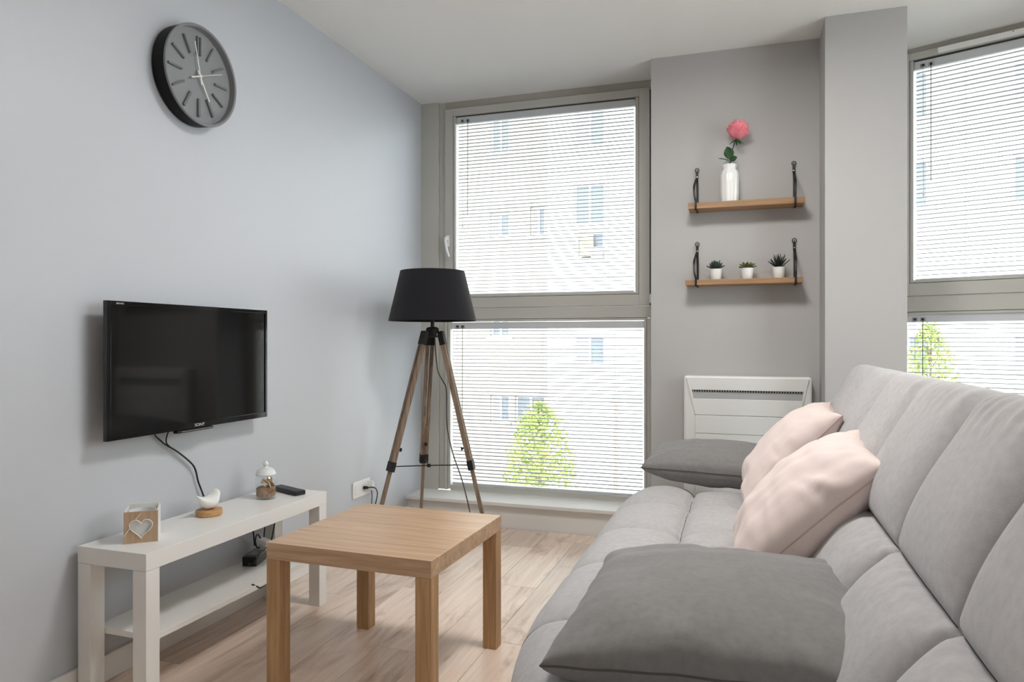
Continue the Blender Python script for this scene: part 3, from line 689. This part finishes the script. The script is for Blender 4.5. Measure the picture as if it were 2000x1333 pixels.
# ------------------------------------------------------------------ wall socket and plugs
so = thing('wall_socket', 'white double wall socket plate low on the pale blue wall', 'socket', (0, 3.265, .292))
box('plate', 0, .009, -.085, .085, -.042, .042, M['white_plastic'], so, .003)
box('rocker', .009, .0115, -.070, -.020, -.024, .024, M['white'], so, .0012)
lathe('socket_well', [(.0, .0092), (.017, .0092), (.019, .011), (.021, .011), (.022, .009)], M['white_plastic'], so, 24, (0, .012, 0), axis='x')
lathe('socket_well', [(.0, .0092), (.017, .0092), (.019, .011), (.021, .011), (.022, .009)], M['white_plastic'], so, 24, (0, .060, 0), axis='x')
pg = thing('plug', 'black plug with curved cable in the white wall socket', 'plug', (.0093, 3.277, .292))
tube('plug_body', [(.001, 0, 0), (.014, .004, .001), (.024, .010, .0)], [.009, .0085, .006], M['rubber'], pg, n=12)
tube('cable', [(.022, .009, .0), (.034, .035, -.002), (.034, .07, -.016), (.03, .094, -.045), (.028, .086, -.085), (.026, .06, -.13), (.02, .03, -.2), (.02, .02, -.287)], .0028, M['rubber'], pg, n=7, sub=8)
pw = thing('plug', 'white triangular plug in the right well of the wall socket', 'plug', (.0093, 3.325, .292))
prism('plug_body', [(-.019, -.018), (.019, -.018), (.015, .006), (.003, .03), (-.003, .03), (-.015, .006)], .0005, .032, M['white_plastic'], pw, axis='x', bev=.002)
tube('cable', [(.02, 0, -.018), (.022, .004, -.05), (.018, .006, -.12), (.016, .008, -.28)], .0024, M['cord_white'], pw, n=7, sub=6)

# ------------------------------------------------------------------ tripod lamp
LX, LY = .365, 3.36
lp = thing('tripod_floor_lamp', 'tripod floor lamp with weathered wooden legs and black drum shade by the window', 'floor lamp', (LX, LY, 0))
lathe('lamp_shade', [(.224, 1.160), (.226, 1.160), (.165, 1.417), (.1632, 1.417), (.2238, 1.163)], M['shade'], lp, 72, closed=True)
lathe('shade_lining', [(.2225, 1.162), (.1620, 1.4155)], M['shade_in'], lp, 72) if False else None
rg = bmesh.new()
for k in range(3):
    v, fs = tube_vf([(0, 0, 1.395), (.163*math.cos(k*2.094), .163*math.sin(k*2.094), 1.41)], .0022, 6)
    vv = [rg.verts.new(q) for q in v]; [rg.faces.new([vv[i] for i in f]) for f in fs]
from_bm('shade_spider', rg, M['dark_metal'], lp, True)
lathe('bulb', [(0, 1.235), (.013, 1.235), (.014, 1.26), (.03, 1.30), (.03, 1.32), (.02, 1.345), (0, 1.352)], M['white_gloss'], lp, 24)
lathe('stem', [(0, 1.10), (.010, 1.10), (.010, 1.225), (.018, 1.228), (.018, 1.24), (0, 1.24)], M['black'], lp, 20)
lathe('stem_rod', [(0, 1.24), (.003, 1.24), (.003, 1.40), (0, 1.40)], M['dark_metal'], lp, 8)
lathe('hub', [(0, 1.075), (.026, 1.075), (.034, 1.082), (.034, 1.118), (.028, 1.126), (.014, 1.13), (0, 1.13)], M['black_matte'], lp, 28)
lathe('bolt', [(0, 0), (.009, 0), (.009, .006), (0, .006)], M['steel'], lp, 12, (.032, -.012, 1.092), axis='x')
feet = [(-.213, -.280), (.304, .036), (-.179, .2255)]
clampP = []
for (fx, fy) in feet:
    d = Vector((fx, fy, 0)); hd = d.normalized()
    top = Vector((hd.x*.045, hd.y*.045, 1.095)); foot = Vector((fx, fy, .0)); ax = (foot-top); Ln = ax.length; ax.normalize()
    tz = -ax; side = hd.cross(Vector((0, 0, 1))).normalized(); outw = side.cross(tz).normalized()
    R = Matrix((side, outw, tz)).transposed().to_4x4()
    def at(s): return Matrix.Translation(top+ax*s) @ R     # local z up along the leg, origin at s from the top
    leg = bpy.data.objects.new('leg', None); link(leg, lp)
    for sx in (-1, 1): box('leg_rail', sx*.0125-.0075, sx*.0125+.0075, -.0125, .0125, -.70, -.02, M['lamp_wood'], leg, .0012, at(0))
    box('lower_leg', -.0125+.006, .0125-.006, -.010, .010, -Ln+.006, -.50, M['lamp_wood'], leg, .001, at(0))
    box('top_cap', -.0225, .0225, -.0145, .0145, -.06, .012, M['black_matte'], leg, .003, at(0))
    box('clamp', -.0225, .0225, -.0150, .0150, -.715, -.665, M['black_matte'], leg, .003, at(0))
    kn = lathe('clamp_knob', [(0, 0), (.004, 0), (.004, .010), (.010, .011), (.010, .016), (0, .017)], M['black'], leg, 12); kn.data.transform(at(0) @ Matrix.Translation((0, .0145, -.60)) @ Matrix.Rotation(-PI/2, 4, 'X'))
    box('foot_pad', -.009, .009, -.010, .010, -Ln+.0015, -Ln+.014, M['black'], leg, .002, at(0))
    clampP.append(top+ax*.69)
cz = sum((p for p in clampP), Vector())/3; cz.z -= .012
for p in clampP: tube('spreader_rod', [p-(p-cz).normalized()*.012, cz], .0028, M['dark_metal'], lp, n=8)
lathe('spreader_hub', [(0, -.008), (.010, -.008), (.010, .008), (0, .008)], M['dark_metal'], lp, 16, cz)
# mains cord: hangs from the hub and runs to the floor on the right
zz_ = lambda px, py, dep: None
tube('power_cord', [(.008, .01, 1.085), (.012, .012, 1.0), (.022, .02, .90), (.045, .035, .845), (.060, .04, .80), (.066, .035, .62), (.105, .02, .48), (.17, .0, .33), (.222, -.01, .14), (.235, -.02, .03), (.20, -.01, .004), (.12, .0, .004)], .0032, M['cord_white'], lp, n=7, sub=8)

# ------------------------------------------------------------------ wall shelves
def shelf(label, x0, x1, z0, z1, zr, xs):
    c = ((x0+x1)/2, 3.66, z1)
    t = thing('hanging_shelf', label, 'shelf', c, 0, 'strap shelves on the wall')
    y0, y1 = 3.60-c[1], 3.7195-c[1]
    box('shelf_board', x0-c[0], x1-c[0], y0, y1, z0-c[2], 0, M['shelf_wood'], t, .0025)
    for i, xx in enumerate(xs):
        X = xx-c[0]; zt = zr-c[2]; wv = (random.random()-.5)*.010+(.004 if i else -.007)
        v, fs = [], []
        ring = lathe('hook_eye', [(.0095, -.0018), (.0113, 0), (.0095, .0018), (.0077, 0)], M['dark_metal'], t, 20, closed=True); ring.data.transform(Matrix.Translation((X, y1-.010, zt)) @ Matrix.Rotation(PI/2, 4, 'X'))
        tube('screw_shank', [(X, y1-.010, zt), (X, y1+.0005, zt)], .0022, M['dark_metal'], t, n=8)
        def ribbon(nm, P, hw=.0055):
            P = catmull(P, 8); vs = []; f2 = []
            for q, p in enumerate(P):
                tg = (P[min(q+1, len(P)-1)]-P[max(q-1, 0)]).normalized(); nn = Vector((1, 0, 0)).cross(tg).normalized()
                for a, b in ((-hw, -.0011), (hw, -.0011), (hw, .0011), (-hw, .0011)): vs.append(p+Vector((a, 0, 0))+nn*b)
            for q in range(len(P)-1):
                for k in range(4): f2.append([q*4+k, q*4+(k+1) % 4, q*4+4+(k+1) % 4, q*4+4+k])
            f2 += [[0, 1, 2, 3], [len(vs)-4, len(vs)-3, len(vs)-2, len(vs)-1]]
            return mk(nm, vs, f2, M['leather'], t)
        ribbon('strap_loop', [(X, y1-.0105, zt-.010), (X, y1-.010, zt-.026), (X, y1-.010, zt-.045)], .0062)
        ribbon('strap_back', [(X, y1-.008, zt-.038), (X+.002, y1-.006, zt-.09), (X+.002, y1-.006, .010), (X+.002, y1-.006, .0015)])
        ribbon('strap_front', [(X, y1-.012, zt-.038), (X+wv*.6, y1-.045, zt-.062), (X+wv, y0+.015, zt-.10), (X+wv*.8, y0-.004, .04), (X, y0-.005, .004), (X, y0-.004, z0-c[2]-.001), (X, y0+.004, z0-c[2]-.004), (X+.003, y0+.03, z0-c[2]-.004), (X+.003, y1-.012, z0-c[2]-.004)], .0050)
        lathe('strap_rivet', [(0, 0), (.004, 0), (.003, .002), (0, .0025)], M['steel'], t, 12, (0, 0, 0)).data.transform(Matrix.Translation((X, y1-.0128, zt-.036)) @ Matrix.Rotation(PI/2, 4, 'X'))
    return t
shelf('upper wooden wall shelf hung on black straps, carrying the rose vase', 1.632, 2.165, 1.707, 1.737, 1.921, (1.668, 2.124))
shelf('lower wooden wall shelf hung on black straps, carrying three succulents', 1.619, 2.157, 1.332, 1.358, 1.546, (1.669, 2.126))

# vase and rose
vx, vy = 1.826, 3.655
va = lathe('vase', [(0, 0), (.036, 0), (.040, .003), (.0425, .05), (.042, .135), (.039, .150), (.031, .162), (.030, .168), (.034, .186), (.031, .186), (.027, .168), (.036, .145), (.038, .05), (.035, .008), (0, .008)], M['white_gloss'], None, 60, (0, 0, 0), ribs=10, ramp=.035)
va.location = (vx, vy, 1.737); tag(va, 'tall ribbed white ceramic vase on the upper wall shelf', 'vase')
rs = thing('rose', 'single pink rose with dark green leaves standing in the white vase', 'flower', (vx, vy, 1.746))
tube('stem', [(-.004, .0, .0), (.0, 0, .15), (.006, -.002, .21), (.014, -.004, .25), (.028, -.008, .295)], .0028, M['stem'], rs, n=8, sub=5)
RC = Vector((.032, -.008, .300))
def petal_mesh(r, hgt, ang, curl, span):
    vs = []; fs = []; nu, nv = 8, 6
    for j in range(nv+1):
        t = j/nv; rad = r*(.18+.82*math.sin(min(1, t*1.15)*PI/2)**.8)+curl*max(0, t-.65)**1.5; z = hgt*t-curl*.6*max(0, t-.75)**1.4*2
        for i in range(nu+1):
            q = (i/nu-.5)*2; a = ang+q*span/2*(.55+.45*math.sin(PI*min(1, t+.25)))
            zz = z-.010*abs(q)**4*t+.0015*math.sin(5*q+ang*3)*t
            vs.append((rad*math.cos(a)*(1+.03*math.sin(5*q+ang)), rad*math.sin(a)*(1+.03*math.cos(4*q+ang)), zz))
    for j in range(nv):
        for i in range(nu): k = j*(nu+1)+i; fs.append([k, k+1, k+nu+2, k+nu+1])
    return vs, fs
lay = [(3, .010, .076, .0, 3.0), (4, .018, .083, .003, 2.6), (5, .028, .086, .008, 2.2), (6, .038, .080, .016, 1.9), (7, .045, .068, .026, 1.7), (7, .048, .050, .036, 1.5)]
for li, (cnt, r, hg, cu, sp) in enumerate(lay):
    for k in range(cnt):
        vs, fs = petal_mesh(r, hg*random.uniform(.94, 1.05), 2*PI*k/cnt+li*.7, cu, sp); o = mk('petal', vs, fs, M['rose'], rs, True)
        o.location = RC; o.rotation_euler = (.10, .22, 0); md = o.modifiers.new('t', 'SOLIDIFY'); md.thickness = .0012
def leaf(name, base, direc, ln, wd, m, parent, droop=.2, up=(0, 0, 1), fold=.15, nu=4, nv=8):
    d = Vector(direc).normalized(); s = d.cross(Vector(up)); s = s.normalized() if s.length > 1e-3 else Vector((1, 0, 0)); nn = s.cross(d).normalized(); vs = []; fs = []
    for j in range(nv+1):
        t = j/nv; wv = wd*math.sin(PI*min(1, t*.93+.05))**.8*(1 if t < .98 else .1)
        for i in range(nu+1):
            q = (i/nu-.5)*2; vs.append(Vector(base)+d*ln*t+s*q*wv/2+nn*(abs(q)*fold*wd-droop*ln*t*t))
    for j in range(nv):
        for i in range(nu): k = j*(nu+1)+i; fs.append([k, k+1, k+nu+2, k+nu+1])
    o = mk(name, vs, fs, m, parent, True); md = o.modifiers.new('t', 'SOLIDIFY'); md.thickness = .001; return o
for a in (.3, 1.5, 2.9, 4.2, 5.3): leaf('sepal', RC+Vector((0, 0, -.002)), (math.cos(a), math.sin(a), -.35), .040, .008, M['green'], rs, .25)
leaf('leaf', (.004, -.004, .205), (-.25, -.35, 1), .062, .048, M['green'], rs, .1, up=(0, -1, .1))
leaf('leaf', (.004, -.002, .198), (1, -.5, .38), .036, .032, M['green'], rs, .2, up=(0, -1, .3))
leaf('leaf', (-.004, -.002, .198), (-1, -.3, .32), .052, .012, M['green'], rs, .1)
leaf('leaf', RC+Vector((.006, -.01, -.006)), (.5, -.4, -1), .034, .012, M['green'], rs, .1, up=(0, -1, 0))

# succulents
def succulent(label, x, kind):
    t = thing('potted_succulent', label, 'plant', (x, 3.655, 1.358), random.random()*6, 'small succulents on the lower shelf')
    lathe('pot', [(0, 0), (.0235, 0), (.025, .002), (.030, .050), (.0315, .050), (.0315, .054), (.028, .054), (.027, .046), (0, .046)], M['white_gloss'] if kind == 1 else M['white'], t, 32)
    lathe('soil', [(.0272, .0465), (.0, .049)], M['soil'], t, 20)
    if kind in (0, 1):
        m = M['succ1'] if kind == 0 else M['succ2']
        for (n, el, ln, wd) in (((8, .30, .042, .016), (8, .7, .044, .018), (6, 1.05, .045, .017), (4, 1.4, .042, .014)) if kind == 0 else ((9, .12, .040, .016), (8, .45, .040, .017), (6, .85, .036, .016), (4, 1.3, .030, .013))):
            for k in range(n):
                a = 2*PI*k/n+el*2; leaf('leaf', (.004*math.cos(a), .004*math.sin(a), .050), (math.cos(a)*math.cos(el), math.sin(a)*math.cos(el), math.sin(el)), ln*random.uniform(.9, 1.1), wd, m, t, -.15, fold=.28)
    else:
        for (n, el, ln) in ((9, .62, .058), (9, .9, .064), (8, 1.15, .066), (5, 1.4, .066)):
            for k in range(n):
                a = 2*PI*k/n+el*3; leaf('leaf', (.004*math.cos(a), .004*math.sin(a), .047), (math.cos(a)*math.cos(el), math.sin(a)*math.cos(el), math.sin(el)), ln*random.uniform(.88, 1.12), .0085, M['succ3'], t, -.06, fold=.3)
succulent('blue-green rosette succulent in a white pot, left of three on the lower shelf', 1.761, 0)
succulent('low olive-green rosette succulent in a white pot, middle of the lower shelf', 1.908, 1)
succulent('dark spiky succulent in a white pot, right of three on the lower shelf', 2.052, 2)

# ------------------------------------------------------------------ radiator
rd = thing('wall_radiator', 'white electric panel heater on the wall behind the sofa', 'radiator', (1.904, 3.72, .60))
def rx(x): return x-1.904
box('back_plate', rx(1.606), rx(2.202), -.0735, -.0005, -.32, .283, M['radiator'], rd, .012)
y0, y1 = -.080, -.070
def xl(z): return 1.618+(.045*(.880-z)/.19 if z > .69 else .045)
def xr(z): return 2.190-(.045*(.880-z)/.19 if z > .69 else .045)
def rowp(nm, za, zb): return prism(nm, [(rx(xl(za)), za-.6), (rx(xr(za)), za-.6), (rx(xr(zb)), zb-.6), (rx(xl(zb)), zb-.6)], y0, y1, M['radiator'], rd, bev=.0015)
rowp('top_panel', .8145, .876)
prism('side_cheek', [(rx(xl(.7705)), .1705), (rx(1.655), .1705), (rx(1.647), .2145), (rx(xl(.8145)), .2145)], y0, y1, M['radiator'], rd)
prism('side_cheek', [(rx(2.157), .1705), (rx(xr(.7705)), .1705), (rx(xr(.8145)), .2145), (rx(2.163), .2145)], y0, y1, M['radiator'], rd)
rowp('front_panel', .6915, .7705); rowp('front_panel', .600, .6890); rowp('front_panel', .29, .5975)
prism('outlet_slope', [(y0+.002, .1705), (-.0738, .1705), (-.0738, .2145), (-.0742, .2145)], rx(1.65), rx(2.16), M['grey_slot'], rd, axis='x')
box('outlet_dark', rx(1.649), rx(2.161), -.0775, -.0738, .2055, .2144, M['black'], rd)
gb = bmesh.new()
for k in range(43):
    xx = rx(1.653)+k*.012; add_box(gb, xx, xx+.0035, -.0790, -.0772, .205, .2145)
go = from_bm('outlet_grille', gb, M['grey_slot'], rd)

# ------------------------------------------------------------------ added fill lamps on the ceiling, all out of view
for (x, y, e_, lb) in ((2.2, -1.1, FILL_E, 'added round fill lamp on the ceiling behind the camera'), (3.1, -2.2, FILL_E, 'added round fill lamp on the ceiling towards the back of the room'), (1.72, 2.25, 9.5, 'added round fill lamp on the ceiling above the coffee table, out of frame')):
    cl = thing('fill_lamp', lb, 'lamp', (x, y, H))
    lathe('housing', [(0, -.0005), (.29, -.0005), (.30, -.01), (.30, -.05), (.285, -.055), (.285, -.04), (0, -.04)], M['white'], cl, 48)
    lathe('diffuser', [(0, -.041), (.284, -.041), (.284, -.058), (.27, -.064), (0, -.068)], M['fill_glow'], cl, 48)
    fill_lamp_light(x, y, H-.075, e_)

# ------------------------------------------------------------------ outside
GZ = -4.2
S(box('ground', -40, 50, 4.4, 60, GZ-.3, GZ, M['asphalt']))
S(box('sidewalk', -40, 50, 18.6, 22, GZ, GZ+.14, M['f_beige']))
def house(label, x0, x1, y, zt, m, wins, sills=True):
    t = thing('apartment_building', label, 'building', ((x0+x1)/2, y, GZ))
    cx = (x0+x1)/2
    # front wall built as a grid of panels with openings left free
    xs = sorted({x0, x1} | {a for w_ in wins for a in (w_[0], w_[1])}); zs = sorted({GZ, zt} | {a for w_ in wins for a in (w_[2], w_[3])})
    bm = bmesh.new()
    def inside(xa, za): return any(w_[0] < xa < w_[1] and w_[2] < za < w_[3] for w_ in wins)
    for a, b in zip(xs[:-1], xs[1:]):
        run = None
        for c, d in zip(zs[:-1], zs[1:]):
            if inside((a+b)/2, (c+d)/2):
                if run is not None: add_box(bm, a-cx, b-cx, 0, .3, run-GZ, c-GZ)
                run = None
            elif run is None: run = c
        if run is not None: add_box(bm, a-cx, b-cx, 0, .3, run-GZ, zt-GZ)
    add_box(bm, x0-cx, x1-cx, 8, 8.3, 0, zt-GZ); add_box(bm, x0-cx, x0-cx+.3, .3, 8, 0, zt-GZ); add_box(bm, x1-cx-.3, x1-cx, .3, 8, 0, zt-GZ)
    from_bm('facade_wall', bm, m, t)
    box('roof', x0-cx-.04, x1-cx+.04, -.25, 8.4, zt-GZ, zt-GZ+.35, M['f_roof'], t, .03)
    for i, (a, b, c, d) in enumerate(wins):
        fm = bmesh.new(); a -= cx; b -= cx; c -= GZ; d -= GZ
        for q in ((a, a+.07, c, d), (b-.07, b, c, d), (a+.07, b-.07, c, c+.07), (a+.07, b-.07, d-.07, d), ((a+b)/2-.04, (a+b)/2+.04, c+.07, d-.07)): add_box(fm, q[0], q[1], .12, .2, q[2], q[3])
        f = from_bm('window', fm, M['f_frame'], t)
        box('pane', a+.05, (a+b)/2, .15, .165, c+.05, d-.05, M['f_curtain'] if i % 2 == 0 else M['f_glass'], f); box('pane', (a+b)/2, b-.05, .15, .165, c+.05, d-.05, M['f_glass'], f)
        if sills: box('window_sill', a-.12, b+.12, -.09, .1, c-.08, c, M['f_frame'], t)
    return t
rows = [(-3.4, -1.0), (.28, 1.24), (4.73, 6.02), (7.2, 8.5)]
wins = []
for x0 in (-3.26, -0.2, 2.7, 5.7, 8.66, 11.7, 14.7):
    for zi, (a, b) in enumerate(rows):
        if zi == 0: wins.append((x0+1.25, x0+2.35, a-.0, -.80)) if x0 > -3 else None
        else: wins.append((x0, x0+1.0, a, b))
wins.append((-3.10, -2.28, 3.62, 4.50)); wins.append((-3.95+.02, -3.95+.9, -1.75, -.80)) if False else None
hb = house('bright white apartment building straight across the street', -4.12, 19, 22, 11.8, M['f_white'], wins)
box('laundry', -3.05-7.44, -2.62-7.44, -.06, -.03, 3.72-GZ, 4.42-GZ, M['f_yellow'], hb); box('balcony_box', -2.60-7.44, -2.30-7.44, -.14, -.02, 3.60-GZ, 4.0-GZ, M['f_curtain'], hb)
box('drain_pipe', -1.95-7.44, -1.87-7.44, -.10, -.02, 0, 3.4, M['f_orange'], hb, .02); box('garage_door', -2.02-7.44, -.7-7.44, -.03, .02, .05, -.82-GZ, M['f_frame'], hb, .01); box('door_lintel', -2.1-7.44, -.6-7.44, -.08, .0, -.82-GZ, -.70-GZ, M['f_roof'], hb, .01)
box('storey_band', -11.55, 11.55, -.05, .0, 3.02-GZ, 3.12-GZ, M['f_beige'], hb)
lw = []
for x0 in (-16.5, -13.2, -10, -6.8):
    for a, b in ((-1.75, -.80), (1.2, 2.2), (4.64, 5.5), (7.6, 8.8)): lw.append((x0+.3, x0+1.0, a, b))
lw += [(-5.05, -4.52, 4.62, 5.62), (-5.60, -4.52, -1.75, -.80)]
h2 = house('beige apartment building beyond the upper left window, set back from its white neighbour', -19, -4.42, 23.2, 12.6, M['f_beige'], lw)
box('storey_band', -7.4, 7.4, -.06, 0, 2.35-GZ, 2.5-GZ, M['f_orange'], h2); box('storey_band', -7.4, 7.4, -.06, 0, 5.95-GZ, 6.05-GZ, M['f_white'], h2)

def tree(label, x, y, z0, z1, zt, wr, n, seed):
    rnd = random.Random(seed)
    t = thing('young_tree', label, 'tree', (x, y, z0), 0, 'street trees outside')
    v, fs = tube_vf([(0, 0, 0), (.03, 0, (z1-z0)*.6), (0, .02, z1-z0), (.02, 0, (zt-z0)*.97)], [.07, .055, .045, .012], 8)
    for k in range(22):
        h = z1-z0+(zt-z1)*(k+.5)/24; a = k*2.4; r = wr*.8*math.sin(PI*min(.97, .25+.72*(k/22)))
        a2, f2 = tube_vf([(0, 0, h-.15), (r*.5*math.cos(a), r*.5*math.sin(a), h+.05), (r*math.cos(a), r*math.sin(a), h+.28)], [.014, .009, .004], 5); q = len(v); v += a2; fs += [[j+q for j in f] for f in f2]
    mk('trunk', v, fs, M['bark'], t, True)
    vs = []; ff = []
    while len(ff) < n:
        u = rnd.random(); h = z1-z0-.1+(zt-z1+.1)*u; prof = math.sin(PI*(.18+.80*u))**.7*wr; a = rnd.random()*2*PI; r = prof*math.sqrt(rnd.random())
        p = Vector((r*math.cos(a), r*math.sin(a), h))
        if noise.noise(p*3.2+Vector((seed, 0, 0))) < -.12: continue
        d = Vector((rnd.gauss(0, 1), rnd.gauss(0, 1), rnd.gauss(0, .7))).normalized(); s = d.orthogonal().normalized(); L_ = rnd.uniform(.07, .11); k = len(vs)
        vs += [p, p+d*L_*.5+s*L_*.3, p+d*L_, p+d*L_*.5-s*L_*.3]; ff.append([k, k+1, k+2, k+3])
    o = mk('foliage', vs, ff, M['leafm'], t); o['kind'] = 'stuff'
    return t
tree('slender young tree with yellow-green leaves outside the low left window', -2.1, 14, GZ, -2.6, -.22, .78, 3600, 3)
tree('young leafy tree outside the low right window beside the pillar', 4.95, 14, GZ, -1.6, 1.35, .6, 2600, 9)
